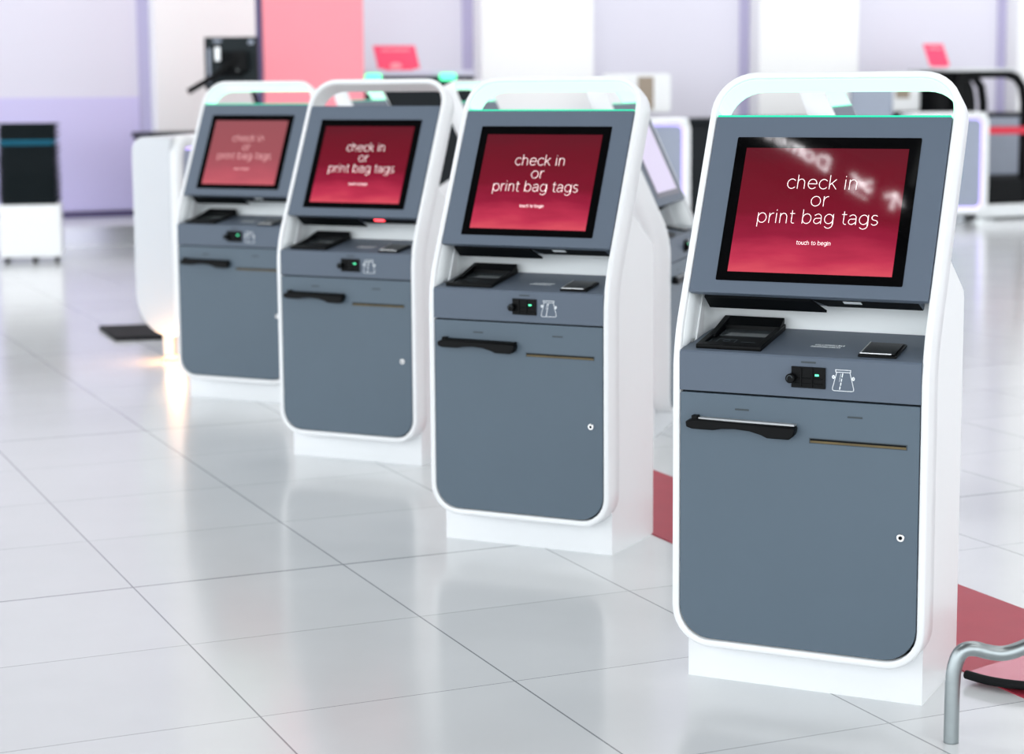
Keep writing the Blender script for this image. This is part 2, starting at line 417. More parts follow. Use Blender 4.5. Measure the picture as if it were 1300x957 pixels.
    def slab(xa, xb, ya, yb, ha, hb, h2a=None, h2b=None):
        # ha..hb bottom/top at front, h2 at back
        h2a = ha if h2a is None else h2a; h2b = hb if h2b is None else h2b
        v = [bm.verts.new(p) for p in (T(xa,ya,ha),T(xb,ya,ha),T(xb,yb,h2a),T(xa,yb,h2a),T(xa,ya,hb),T(xb,ya,hb),T(xb,yb,h2b),T(xa,yb,h2b))]
        for f in ((0,3,2,1),(4,5,6,7),(0,1,5,4),(1,2,6,5),(2,3,7,6),(3,0,4,7)): bm.faces.new([v[i] for i in f])
    slab(x0, x1, y0, y1, 0, .006)
    slab(x0, x1, y0, y0+.022, 0, .010)                       # front lip
    slab(x0, x0+.014, y0+.010, y1, .004, .010, .004, .014)   # side rims
    slab(x1-.014, x1, y0+.010, y1, .004, .010, .004, .014)
    slab(x0+.014, x1-.003, y1-.034, y1, .004, .016, .004, .028)     # rear hood
    slab(x0+.006, x0+.020, y0+.070, y1, .006, .012, .006, .028)     # raised left cheek
    sc_ = link('document_scanner', bm, 'black', root, bevel=.0012)
    bm = bmesh.new(); slab(x0+.024, x1-.018, y0+.085, y1-.038, .0055, .0070); link('scanner_glass', bm, 'glass', sc_)
    bm = bmesh.new()
    for (xa, ya, xb, yb) in ((-.207,.055,-.207,.078),(-.207,.078,-.165,.078),(-.165,.078,-.165,.055),(-.222,.055,-.222,.070),(-.150,.062,-.118,.062)):
        ribbon(bm, [(xa,ya),(xb,yb)], .0025, lambda x, y, d: T(x, y, .0064+d))
    ribbon(bm, arc(-.186,.066,.008,.006,0,360,12), .002, lambda x, y, d: T(x, y, .0064+d))
    link('scanner_guide', bm, 'slot', sc_)
    # --- fingerprint style pad, right
    bm = bmesh.new(); slab(.128, .212, .020, .108, .0, .006, 0, .007)
    pad = link('reader_pad', bm, 'black', root, bevel=.0015)
    bm = bmesh.new(); slab(.133, .207, .026, .103, .0072, .0084, .0082, .0094); link('pad_glass', bm, 'bezel', pad)
    bm = bmesh.new(); slab(.1318, .1335, .024, .104, .0072, .0092, .0082, .0102); slab(.1335,.200,.0245,.026,.0072,.0090); link('pad_trim', bm, 'silver', pad)
    # printed marks on the console top (two short unreadable rows)
    bm = bmesh.new()
    rr = random.Random(3)
    for row, (yb, xa, xb) in enumerate(((.088,.012,.078),(.075,.006,.070))):
        x = xa
        while x < xb:
            w = rr.choice((.003,.004,.0045)); k = rr.randrange(3)
            if k == 0: P_ = [(x,yb),(x+w*.2,yb+.007),(x+w*.8,yb+.007),(x+w*.8,yb)]
            elif k == 1: P_ = arc(x+w*.45, yb+.0035, w*.4, .0035, 0, 330, 8)
            else: P_ = [(x+w*.2,yb+.008),(x+w*.2,yb),(x+w*.8,yb)]
            ribbon(bm, P_, .0011, lambda x_, y_, d: T(x_, y_, .0004+d)); x += w+.0012
    link('printed_marks', bm, 'print', con)
    # --- card reader on the console face
    bm = bmesh.new(); box(bm, -.012, .064, -.004, .004, .6950, .7410)
    box(bm, -.006, .058, -.006, -.003, .7020, .7060); box(bm, -.006,.058,-.0065,-.003,.7150,.7175); box(bm, .008,.012,-.0068,-.003,.6980,.7380); box(bm,.034,.037,-.0068,-.003,.6980,.7380)
    cr = link('card_reader', bm, 'black', root, bevel=.0008)
    bm = bmesh.new(); disc(bm, (-.0105,.716), .0105, -.020, -.002, 20); link('reader_nose', bm, 'black', cr, bevel=.002)
    bm = bmesh.new(); ribbon(bm, arc(-.0105,.716,.006,.007,20,200,8), .0016, lambda x, y, d: (x, -.0204-d, y)); link('nose_highlight_ring', bm, 'slot', cr)
    bm = bmesh.new(); box(bm, .042, .050, -.0072, -.004, .7225, .7262); link('indicator_light', bm, 'led_green', cr)
    # passport / card pictogram
    bm = bmesh.new(); fp = lambda x, y, d: (x, .0006-.0008-d, y)
    ribbon(bm, [(.0865,.7335),(.1190,.7335),(.1195,.7385),(.0860,.7385),(.0865,.7335)], .0013, fp)
    ribbon(bm, [(.0885,.7325),(.0795,.6985),(.0800,.6945),(.0830,.6930),(.1230,.6930),(.1260,.6945),(.1265,.6985),(.1180,.7325)], .0013, fp)
    for s_ in ([(.1020,.7310),(.1005,.7230)],[(.0998,.7190),(.0988,.7140)],[(.0982,.7105),(.0972,.7050)],[(.0965,.7020),(.0955,.6965)]): ribbon(bm, s_, .0022, fp)
    ribbon(bm, [(.0975,.7300),(.0945,.7130)], .0007, fp)
    ribbon(bm, arc(.0815,.7225,.0022,.0030,0,360,10), .0024, fp); ribbon(bm, arc(.1252,.7205,.0022,.0030,0,360,10), .0024, fp)
    link('card_pictogram', bm, 'print', con)
    def slot(par, xa, xb, za, zb):
        bm = bmesh.new(); p = rrect(xa, xb, za, zb, (zb-za)*.45, 4)
        prism(bm, [(x,.0002,z) for x,z in p], [(x,.004,z) for x,z in p]); link('marker_slot', bm, 'slot', par)
    slot(con, .008, .042, .7488, .7528)
    slot(door, -.142, -.109, .6350, .6392); slot(door, .113, .147, .6348, .6390)
    # --- bag tag outlet
    bm = bmesh.new()
    top = [(-.240,.6080),(-.2225,.6180),(-.205,.6150),(-.0,.6125)]
    low = [(.0,.5925),(-.010,.5835),(-.060,.5835),(-.072,.5890),(-.100,.5960),(-.135,.5985),(-.165,.5965),(-.185,.5925),(-.235,.5925),(-.2480,.5965),(-.2500,.6050)]
    pl = [(-.2500,.6085),(-.240,.6120)] + [(-.2225,.6150),(-.0,.6105),(.003,.6060)] + low[:-1]
    prism(bm, [(x,-.024,z-.002) for x,z in pl], [(x,.002,z) for x,z in pl])
    bo = link('tag_outlet', bm, 'black', root, bevel=.0025)
    bm = bmesh.new(); box(bm, -.221, .000, -.017, .001, .6125, .6165)
    for v in bm.verts:
        if v.co.x > -.1: v.co.z -= .0015
    link('outlet_blade', bm, 'blade', bo)
    bm = bmesh.new(); box(bm, -.238, -.224, -.016, .001, .6085, .6200); link('outlet_clip', bm, 'black', bo, bevel=.001)
    # --- receipt slot
    bm = bmesh.new()
    for (a0, a1, b0, b1) in ((.029,.245,.5740,.5755),(.029,.245,.5842,.5857),(.029,.031,.5740,.5857),(.243,.245,.5740,.5857)): box(bm, a0, a1, -.0004, .004, b0, b1)
    rs = link('receipt_slot', bm, 'slot', door)
    bm = bmesh.new(); box(bm, .031, .243, .0002, .006, .5755, .5842)
    gl = link('slot_lining', bm, 'gold', door)
    bm = bmesh.new(); box(bm, .031, .243, -.0001, .002, .5803, .5842); link('slot_shadow_lip', bm, 'blackm', door)
    # --- lock
    bm = bmesh.new(); disc(bm, (.2347,.3841), .0088, -.004, .003, 24); lk = link('lock', bm, 'chrome', root, bevel=.001)
    bm = bmesh.new(); disc(bm, (.2347,.3841), .0042, -.0046, -.003, 16); link('keyhole', bm, 'blackm', lk)
    return root

def copy_tree(o, parent=None):
    c = o.copy(); COL.objects.link(c)
    if parent: c.parent = parent
    for ch in list(o.children): copy_tree(ch, c)
    return c

GR1 = 'self-service check-in kiosks standing in the front row'
proto = make_kiosk()
K = [(.6174,4.2039,.4593,'nearest white and blue-grey check-in kiosk with sharp red screen reflecting a lit sign'),
     (.0136,5.6023,.4678,'check-in kiosk second nearest, green-lit hoop, between the unlit hoop kiosk and the nearest one'),
     (-.5953,6.9640,.4750,'check-in kiosk with a plain unlit white hoop, third from the camera'),
     (-1.203,8.3610,.4680,'farthest check-in kiosk of the front row, beside the rounded white unit')]
kiosks = []
for i, (x, y, th, lab) in enumerate(K):
    o = proto if i == 0 else copy_tree(proto)
    o.location = (x, y, 0); o.rotation_euler = (0, 0, -th)
    tag(o, lab, 'check-in kiosk', GR1); kiosks.append(o)
# the third kiosk's hoop light is off
for ch in kiosks[2].children_recursive:
    if ch.name.startswith('light_strip'):
        ch.data = ch.data.copy(); ch.data.materials[0] = M['led_off']
    if ch.name.startswith('hoop_spill'):
        ch.data = ch.data.copy(); ch.data.materials[0] = M['grey']
    if ch.name.startswith('sensor_window'):
        ch.data = ch.data.copy(); ch.data.materials[0] = M['red_eye']
def repaint(root, part, m):
    for ch in root.children_recursive:
        if ch.name.startswith(part): ch.data = ch.data.copy(); ch.data.materials[0] = M[m]
for k_ in kiosks[1:]: repaint(k_, 'outlet_blade', 'blackm')
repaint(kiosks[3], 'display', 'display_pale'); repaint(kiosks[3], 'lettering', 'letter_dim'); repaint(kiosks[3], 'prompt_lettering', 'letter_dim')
N0, A0 = Vector((.9163,.4005)), Vector((-.4005,.9163))
for s, lab in ((5.24,'rear row check-in kiosk glimpsed through the hoop of the nearest kiosk'),
               (6.752,'rear row check-in kiosk with lavender screen, seen side-on between the two nearest front kiosks'),
               (8.26,'rear row check-in kiosk whose lit hoop shows left of the second nearest kiosk'),
               (9.77,'farthest rear row check-in kiosk, mostly hidden behind the unlit hoop kiosk')):
    o = copy_tree(proto); p = N0*3.692 + A0*s
    repaint(o, 'display', 'display_reflection')  # lilac glow painted in for the wall mirrored in these screens
    for ch in o.children_recursive:
        if ch.name.startswith(('lettering', 'prompt_lettering')): bpy.data.objects.remove(ch)
    o.location = (p.x, p.y, 0); o.rotation_euler = (0, 0, R(74))
    tag(o, lab, 'check-in kiosk', 'self-service check-in kiosks turned away in the rear row')

# ------------------------------------------------------------------ floor, red strip, wall
bm = bmesh.new(); box(bm, -22, 26, -10, 34, -.1, 0)
tag(link('floor', bm, 'floor'), kind='structure')
def strip(n0a, n0b, sa, sb, z0, z1):
    bm = bmesh.new(); P_ = [N0*n0a+A0*sa, N0*n0b+A0*sa, N0*n0b+A0*sb, N0*n0a+A0*sb]
    return prism(bm, [(p.x,p.y,z0) for p in P_], [(p.x,p.y,z1) for p in P_])
tag(link('floor_strip', strip(2.705, 3.172, 2.2, 10.9, 0.0, .003), 'stone'), 'long red vinyl strip on the floor running between the two rows of kiosks', 'floor strip')

U, NW = Vector((.9165,.4000)), Vector((.4000,-.9165))        # along the wall, and out of it
W0 = Vector((-3.71,16.8))
F = 2489.2; TP = math.tan(.1303)
def on_wall(px, off=0.):                                      # where a direction across the room meets a line parallel to the wall
    o = W0 + NW*off; u = (px-650)/F
    s = (u*o.y - o.x)/(U.x - u*U.y); p = o + U*s; return p, s
def zat(d, py): return 1.35 - d*math.tan(math.atan((py-433.8)/F)+.1303)
def wbox(name, m, px0, px1, off0, off1, z0, z1, parent=None, bevel=.01):
    """box parallel to the wall between two sight lines taken at its front face"""
    f = max(off0, off1); _, s0 = on_wall(px0, f); _, s1 = on_wall(px1, f)
    c = [W0+U*s0+NW*off0, W0+U*s1+NW*off0, W0+U*s1+NW*off1, W0+U*s0+NW*off1]
    bm = bmesh.new(); prism(bm, [(p.x,p.y,z0) for p in c], [(p.x,p.y,z1) for p in c])
    return link(name, bm, m, parent, bevel=bevel)
HC = 7.0
def wseg(name, m, s0, s1, o0, o1, z0, z1, **k):
    c = [W0+U*s0+NW*o0, W0+U*s1+NW*o0, W0+U*s1+NW*o1, W0+U*s0+NW*o1]
    bm = bmesh.new(); prism(bm, [(p.x,p.y,z0) for p in c], [(p.x,p.y,z1) for p in c]); return tag(link(name, bm, m), kind='structure')
wseg('wall_back', 'wall', -9, 24, 0, -.2, 0, HC)
wseg('baseboard_back', 'silver', -9, 24, 0, .03, 0, .17)
wseg('wall_lower', 'lilac_wall', -1.12, .555, 0, .012, .31, 1.27)
wseg('trim_1', 'purple_dark', -9, 24, 0, .02, .25, .30)
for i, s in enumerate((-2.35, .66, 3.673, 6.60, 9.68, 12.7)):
    wseg('trim_%d' % (i+2), 'pillar', s, s+1.13, 0.0, .22, .0, HC)
    wseg('trim_%d' % (i+12), 'pillar_shade', s-.10, s-.002, 0.0, .02, .31, HC)  # darker strip painted in for the shaded left side of each pillar
# ceiling with luminous panels
bm = bmesh.new(); box(bm, -13, 15, -8, 34, HC, HC+.2); tag(link('ceiling', bm, 'ceiling'), kind='structure')

# ------------------------------------------------------------------ low rounded self-service units with violet edge light
def make_unit(w=.80):
    root = empty('bag_drop_unit'); hw = w/2
    side = [(0,.12)] + [(0,1.0)] + [(.06-.06*math.cos(R(a)), 1.0+.065*math.sin(R(a))) for a in (30,60,90)] + [(.24,1.055)] + [(.24+.06*math.sin(R(a)), .995+.06*math.cos(R(a))) for a in (30,60,90)] + [(.30,.42),(.285,.33),(.24,.25),(.10,.13),(.06,.12)]
    # front frame ring
    bm = bmesh.new(); o_ = rrect(-hw, hw, .10, 1.065, .11, 10); i_ = rrect(-hw+.055, hw-.055, .155, 1.01, .065, 10); n = len(o_)
    rg = []
    for pl, y in ((o_,.012),(rrect(-hw+.01,hw-.01,.11,1.055,.10,10),0),(i_,0),(i_,.06),(o_,.06)): rg.append([bm.verts.new((x,y,z)) for x,z in pl])
    for a, e in zip(rg, rg[1:]+rg[:1]):
        for k in range(n): bm.faces.new((a[k], a[(k+1)%n], e[(k+1)%n], e[k]))
    link('front_frame', bm, 'white', root, smooth=True)
    bm = bmesh.new()
    sd = rrect(.05, .30, .12, 1.06, (.03,.20,.07,.03), 10)
    prism(bm, [(-hw+.004,y,z) for y,z in sd], [(hw-.004,y,z) for y,z in sd])
    link('shell', bm, 'unit_white', root, bevel=.02, seg=4)
    bm = bmesh.new(); i2 = rrect(-hw+.056, hw-.056, .156, 1.009, .064, 10); i3 = rrect(-hw+.068, hw-.068, .168, .997, .053, 10); n = len(i2)
    rg = [[bm.verts.new((x,y,z)) for x,z in pl] for pl, y in ((i2,.012),(i3,.030),(i3,.034),(i2,.040))]
    for a, e in zip(rg, rg[1:]+rg[:1]):
        for k in range(n): bm.faces.new((a[k], a[(k+1)%n], e[(k+1)%n], e[k]))
    link('edge_light', bm, 'purple_led', root)
    bm = bmesh.new(); i4 = rrect(-hw+.066, hw-.066, .166, .999, .055, 10)
    prism(bm, [(x,.034,z) for x,z in i4], [(x,.055,z) for x,z in i4]); fp_ = link('front_panel', bm, 'monitor_grey', root)
    bm = bmesh.new(); t_ = rrect(-.20, .14, .42, .86, .02, 4)
    prism(bm, [(x,.028,z) for x,z in t_], [(x,.036,z) for x,z in t_]); link('display', bm, 'teal', fp_)
    for sx in (-1, 1):
        bm = bmesh.new(); box(bm, min(sx*.12, sx*.22), max(sx*.12, sx*.22), .15, .22, 0, .13); link('foot', bm, 'unit_white', root, bevel=.01)
    return root
unit = make_unit()
def unit_at(o, right_px, d, rz):
    x = (right_px-650)/F*d; c = Vector((x, d)) - Vector((math.cos(rz), math.sin(rz)))*.40
    o.location = (c.x, c.y, 0); o.rotation_euler = (0,0,rz)
unit_at(unit, 878, 16.8, R(8)); tag(unit, 'white-framed violet-edged unit seen between the two nearest kiosks', 'bag drop unit', 'violet-edged bag drop units')
u2 = copy_tree(unit); unit_at(u2, 1255, 18.6, R(4)); tag(u2, 'white-framed violet-edged unit right of the nearest kiosk', 'bag drop unit', 'violet-edged bag drop units')
u3 = copy_tree(unit); u3.location = (-1.545, 10.02, 0); u3.rotation_euler = (0,0,R(79)); u3.scale = (1,.84,1.045); tag(u3, 'white rounded unit left of the farthest front kiosk, amber light beneath', 'bag drop unit', 'violet-edged bag drop units')
bm = bmesh.new(); box(bm, -.05, .05, -.04, .04, -.018, .0)
am = link('under_light', bm, 'amber', None, bevel=.01)
am.name = 'under_light'; am.parent = u3; am.location = (-.36, .10, .02)
lp = bpy.data.lights.new('under_glow', 'POINT'); lp.energy = 4; lp.color = (1,.50,.22); lp.shadow_soft_size = .04
lo = bpy.data.objects.new('under_glow', lp); COL.objects.link(lo); lo.parent = u3; lo.location = (-.40, .06, .09)

# black mat beyond the rounded unit
bm = bmesh.new(); mp_ = [(-2.33,10.98),(-2.13,10.44),(-1.30,10.62),(-1.50,11.16)]
prism(bm, [(x,y,.0) for x,y in mp_], [(x,y,.022) for x,y in mp_])
tag(link('floor_mat', bm, 'rubber', bevel=.008), 'flat black rubber mat on the floor left of the rounded white unit', 'mat')

# ------------------------------------------------------------------ white cabinet with a stack of trays
CX, CY, CR = -3.775, 15.42, R(11)
cab = empty('tray_cabinet', (CX, CY, 0), CR)
tag(cab, 'low white laminate cabinet on small castors under the stack of black trays', 'cabinet')
bm = bmesh.new(); box(bm, -.235, .235, -.20, .30, .045, .455); link('body', bm, 'box_white', cab, bevel=.006)
bm = bmesh.new(); box(bm, -.228, .228, -.203, -.19, .055, .448); link('door', bm, 'box_white', cab, bevel=.003)
for sx in (-.19, .02, .19):
    for sy in (-.15, .25):
        bm = bmesh.new(); tube(bm, [(sx-.012, sy, .022), (sx+.012, sy, .022)], .022, 14); box(bm, sx-.006, sx+.006, sy-.012, sy+.012, .02, .046); link('castor', bm, 'rubber', cab)
NT = 15; TH = .0415
ordn = ['bottom','second','third','fourth','fifth','sixth','seventh','eighth','ninth','tenth','eleventh','twelfth','thirteenth','fourteenth','topmost']
def tray_mesh():
    bm = bmesh.new()
    o0, o1, i1, i0 = rrect(-.205,.205,-.18,.28,.03,4), rrect(-.236,.236,-.21,.31,.04,4), rrect(-.226,.226,-.20,.30,.035,4), rrect(-.196,.196,-.171,.271,.028,4)
    L = [(o0,0),(o0,.006),(rrect(-.192,.192,-.167,.267,.035,4),.022),(o1,.0305),(o1,.040),(i1,.040),(i0,.006)]
    rg = [[bm.verts.new((x,y,z)) for x,y in pl] for pl, z in L]; n = len(o0)
    for a, e in zip(rg, rg[1:]):
        for k in range(n): bm.faces.new((a[k], a[(k+1)%n], e[(k+1)%n], e[k]))
    bm.faces.new(rg[0][::-1]); bm.faces.new(rg[-1]); return bm
tr0 = None
for i in range(NT):
    if tr0 is None: o = tr0 = link('stacking_tray', tray_mesh(), 'tray')
    else: o = tr0.copy(); COL.objects.link(o)
    o.location = (CX+random.uniform(-.004,.004), CY+random.uniform(-.004,.004), .4555+i*TH); o.rotation_euler = (0,0,CR+random.uniform(-.01,.01))
    col = 'black'
    if i == 11: o.data = o.data.copy(); o.data.materials[0] = M['tray_blue']; col = 'blue'
    tag(o, ('blue plastic tray, the only blue one in the stack of black trays' if col == 'blue' else
        ('black plastic tray, topmost of the stack on the white cabinet' if i == NT-1 else
         'black plastic tray, bottom of the stack resting on the white cabinet' if i == 0 else
         'black plastic tray, %s from the bottom of the stack' % ordn[i] if i < 8 else
         'black plastic tray, %s from the top of the stack' % ordn[NT-1-i])), 'tray', 'plastic trays stacked on the white cabinet')

# ------------------------------------------------------------------ banner, post, monitor
tag(wbox('banner', 'pink', 340.5, 467, 1.9, 1.98, .0, 4.2), 'tall pink banner panel standing in front of the back wall', 'banner')
tag(wbox('post', 'purple_dark', 334.5, 339.5, 1.9, 1.98, .0, 4.2), 'narrow dark purple post along the left edge of the pink banner', 'post')
def P3(px, py, d):
    u = (px-650)/F; return Vector((u*d, d, zat(d, py)))
d_ = 14.6
mon = empty('wall_monitor', P3(300, 78, d_), R(-4)); tag(mon, 'black monitor seen from behind on a swing arm beside the pink banner', 'monitor')
hw_, hh_ = 34/F*d_, 33/F*d_
bm = bmesh.new(); box(bm, -hw_, hw_, -.006, .03, -hh_, hh_); shell_ = link('rear_shell', bm, 'tray', mon, bevel=.006)
bm = bmesh.new(); box(bm, -hw_*.35, hw_*.45, -.05, -.006, -hh_*.5, hh_*.45); link('electronics_cover', bm, 'blackm', mon, bevel=.01)
for (x0,x1,z0,z1,mm) in ((-.175,-.155,-.15,.11,'monitor_grey'),(-.12,-.08,.02,.12,'silver'),(.13,.17,.14,.17,'monitor_grey'),(-.13,-.07,.155,.175,'monitor_grey')):
    bm = bmesh.new(); box(bm, x0, x1, -.014, -.004, z0, z1); link('label_plate', bm, mm, mon, bevel=.002)
for x, z in ((.045,.075),(.055,.03),(.075,0),(.055,-.04)):
    bm = bmesh.new(); disc(bm, (x,z), .014, -.062, -.045, 12); link('connector', bm, 'silver', mon)
bm = bmesh.new(); tube(bm, [(.075,-.07,.04),(-.10,-.11,-.09),(-.30,-.13,-.205)], .022, 12); box(bm, .03,.13,-.09,-.03,-.05,.09); link('swing_arm', bm, 'black', mon, bevel=.003)
bm = bmesh.new(); tube(bm, [(.10,-.06,.0),(.12,.05,-.10),(.17,.07,-.30),(.19,.07,-.55),(.19,.07,-1.75+hh_)], .02, 10); link('support_pole', bm, 'blackm', mon)

# ------------------------------------------------------------------ check-in desks along the wall
def desk(px0, px1, off0, off1, ztop, lab, shelf='counter', toe=True):
    r = wbox('fascia', 'counter', px0, px1, off0, off1, .0, ztop-.05)
    root = empty('check_in_desk', (0,0,0)); r.parent = root
    f = wbox('worktop', shelf, px0-1, px1+1, off0-.03, off1+.04, ztop-.05, ztop, root, bevel=.012)
    k = wbox('kick_plate', 'steel', px0, px1, off0, off1+.012, 0, .10, root, bevel=.002)
    tag(root, lab, 'desk', 'black check-in desks along the back wall'); return root
desk(196, 330, .75, 1.35, .99, 'low black check-in desk in front of the white wall panel at left')
desk(468, 606, .75, 1.45, 1.475, 'tall black check-in desk with pale lilac top right of the pink banner', 'shelf')
desk(826, 1186, .45, .95, 1.03, 'long low black check-in desk behind the violet-edged units')

def sign_stand(px0, px1, py0, py1, off, lab, tilt):
    c, _ = on_wall((px0+px1)/2, off); d = c.y; w = (px1-px0)/F*d*.5; h2 = (py1-py0)/F*d*.5
    root = empty('desk_sign', P3((px0+px1)/2, (py0+py1)/2, d), R(8)); tag(root, lab, 'sign', 'pink signs standing on the check-in desks')
    bm = bmesh.new(); sh = tilt*h2
    q = [(-w-sh,-h2),(w-sh,-h2),(w+sh,h2),(-w+sh,h2)]; q = [(-w+sh*1., h2),( w-4*abs(0)+sh, h2),(w-sh,-h2),(-w-sh,-h2)]
    prism(bm, [(x,0,z) for x,z in q], [(x,.012,z) for x,z in q]); link('panel', bm, 'pink_sign', root, bevel=.002)
    bm = bmesh.new()
    for k in range(9): 
        x = -w*.62+k*w*.15+sh*.6; box(bm, x, x+w*.09, -.003, .001, h2*.52, h2*.66)
    if w > .13:
        for a0, a1 in ((-.30,-.12),(-.16,.02)): ribbon(bm, arc(w*a0+.02-sh*.7, -h2*.75, .03, .02, 0, 360, 12), .012, lambda x, y, dd: (x, -.001-dd, y))
    link('print', bm, 'pink_text', root)
    bm = bmesh.new(); box(bm, -w*.7-sh, w*.7-sh, -.03, .06, -h2-.012, -h2+.004); link('foot', bm, 'pink_sign', root, bevel=.002)
    return root
sign_stand(481, 534, 57, 86, 1.1, 'pink sign leaning on the tall desk right of the pink banner', -.22)
sign_stand(1173, 1199, 60, 87, .7, 'small pink sign above the black desk behind the nearest kiosk', -.36)

# small green glowing blocks at the tall desk's edge
for px, lab in ((477,'green glowing block at the left end of the tall desk edge'), (571,'green glowing block at the right end of the tall desk edge')):
    c, _ = on_wall(px, 1.50); bm = bmesh.new(); pl = rrect(-.07,.07,-.03,.028,.02,5)
    prism(bm, [(x,-.03,z) for x,z in pl], [(x,.0,z) for x,z in pl]); o = link('green_glow_block', bm, 'led_green', bevel=.004)
    o.location = (c.x, c.y, zat(c.y, 97)); o.rotation_euler = (0,0,R(23.6)); tag(o, lab, 'lamp', 'green glowing blocks on the edge of the tall desk')

def screen_box(px0, px1, py0, py1, off, depth, lab, m_in, inner, rot=R(5), zfoot=None):
    c, _ = on_wall((px0+px1)/2, off); d = c.y; w = (px1-px0)/F*d*.5; h2 = (py1-py0)/F*d*.5
    root = empty('desk_monitor', P3((px0+px1)/2, (py0+py1)/2, d), rot); tag(root, lab, 'monitor', 'white desk monitors')
    bm = bmesh.new(); pl = rrect(-w, w, -h2, h2, .03, 5); prism(bm, [(x,0,z) for x,z in pl], [(x,depth,z) for x,z in pl]); link('housing', bm, 'box_white', root, bevel=.008)
    bm = bmesh.new(); a, b_, c_, e = inner; pl = rrect(-w+2*w*a, -w+2*w*b_, -h2+2*h2*c_, -h2+2*h2*e, .006, 3)
    prism(bm, [(x,-.004,z) for x,z in pl], [(x,.006,z) for x,z in pl]); link('screen', bm, m_in, root)
    bm = bmesh.new(); zf = zfoot if zfoot is not None else zat(d,(py0+py1)/2)-1.03
    box(bm, -w*.35, w*.35, depth*.4, depth*.4+.05, -zf+.012, -h2+.01); box(bm, -w*.7, w*.7, depth*.2, depth*.2+.2, -zf, -zf+.014); link('stand', bm, 'blackm', root, bevel=.004)
    return root
screen_box(768, 853, 95, 144, .75, .12, 'white monitor on the low desk, seen past the second nearest kiosk', 'tan', (.50,.74,.08,.92))
screen_box(1124, 1167, 96, 145, .75, .12, 'small white monitor with a brown screen, seen through the nearest kiosk hoop', 'tan', (.27,.68,.34,1.0-.12))
c_, _ = on_wall(1100, 1.2); root = empty('chair', (c_.x-.06, c_.y-.35, 0), R(20)); tag(root, 'grey office chair back seen through the nearest kiosk hoop', 'chair')
bm = bmesh.new(); pl = rrect(-.20,.22,.92,1.42,.14,8); prism(bm, [(x,-.02-(.06*((x/.2)**2)),z) for x,z in pl], [(x,.05-(.06*((x/.2)**2)),z) for x,z in pl]); link('backrest', bm, 'monitor_grey', root, bevel=.015)
bm = bmesh.new(); pl = rrect(-.23,.23,-.42,.04,.08,6); prism(bm, [(x,y,.46) for x,y in pl], [(x,y,.53) for x,y in pl]); link('seat', bm, 'monitor_grey', root, bevel=.015)
bm = bmesh.new(); tube(bm, [(0,-.19,.47),(0,-.19,.09)], .025, 12); link('column', bm, 'steel', root)
bm = bmesh.new(); tube(bm, [(0,-.1,.48),(0,.06,.52),(0,.05,1.0)], .018, 10); link('back_support', bm, 'blackm', root)
for k in range(5):
    a = 2*PI*k/5; bm = bmesh.new(); tube(bm, [(0,-.19,.10),(.27*math.cos(a),-.19+.27*math.sin(a),.055)], .017, 8); tube(bm, [(.27*math.cos(a)-.015,-.19+.27*math.sin(a),.025),(.27*math.cos(a)+.015,-.19+.27*math.sin(a),.025)], .0245, 12); link('leg', bm, 'rubber', root)

# ------------------------------------------------------------------ baggage conveyor with black arch, at right
cv_root = empty('baggage_conveyor', (0,0,0)); tag(cv_root, 'baggage conveyor with black arched frame and silver base at the right edge', 'conveyor')
OFF0, OFF1 = 1.6, 2.2
def wp(px, z_py, off):
    c, _ = on_wall(px, off); return Vector((c.x, c.y, zat(c.y, z_py)))
wbox('base', 'silver', 1246, 1420, .30, 1.10, 0.02, .15, cv_root, bevel=.01)
wbox('belt', 'rubber', 1244, 1420, .32, 1.06, .15, .40, cv_root, bevel=.03)
wbox('side_wall', 'monitor_grey', 1236, 1420, .24, .295, .0, .98, cv_root, bevel=.01)
arch = [wp(px, py, 1.02) for px, py in ((1212,262),(1212,150),(1212,112),(1216,102),(1226,98),(1250,98),(1274,98),(1287,103),(1295,115),(1298,135),(1298,200),(1298,258))]
bm = bmesh.new(); tube(bm, arch, .045, 12); link('arch_frame', bm, 'black', cv_root, smooth=True)
bm = bmesh.new(); tube(bm, [wp(1206,150,1.02), wp(1300,150,1.02)], .026, 10); link('cross_bar', bm, 'black', cv_root, smooth=True)
arch2 = [p + Vector((NW.x, NW.y, 0))*-.66 for p in arch]
bm = bmesh.new(); tube(bm, arch2, .045, 12); link('arch_frame', bm, 'black', cv_root, smooth=True)
zt_ = zat(on_wall(1210,1.0)[0].y, 101)
c0, _ = on_wall(1190, 1.0); bm = bmesh.new()
pl = [(0,.15),(.30,.15),(.38,.45)] + [(.30+.14*math.cos(R(a)), zt_-.30+.30*math.sin(R(a))) for a in (-40,-20,0,20,40,60,90)] + [(0,zt_)]
prism(bm, [(c0.x+U.x*x, c0.y+U.y*x, z) for x,z in pl], [(c0.x+U.x*x-NW.x*.5, c0.y+U.y*x-NW.y*.5, z) for x,z in pl]); link('hood_panel', bm, 'black', cv_root)
wbox('hood_top', 'silver', 1200, 1286, .40, 1.06, zat(on_wall(1250,1.06)[0].y,95), zat(on_wall(1250,1.06)[0].y,91), cv_root, bevel=.01)
ba, bb = wp(1244,170,1.30), wp(1420,170,1.30)
root = empty('queue_barrier', (0,0,0)); tag(root, 'retractable red belt barrier stretched in front of the conveyor', 'barrier')
bm = bmesh.new(); prism(bm, [(ba.x,ba.y,ba.z-.036),(bb.x,bb.y,bb.z-.036),(bb.x,bb.y,bb.z+.036),(ba.x,ba.y,ba.z+.036)], [(ba.x,ba.y+.004,ba.z-.036),(bb.x,bb.y+.004,bb.z-.036),(bb.x,bb.y+.004,bb.z+.036),(ba.x,ba.y+.004,ba.z+.036)]); link('belt', bm, 'lane_red', root)
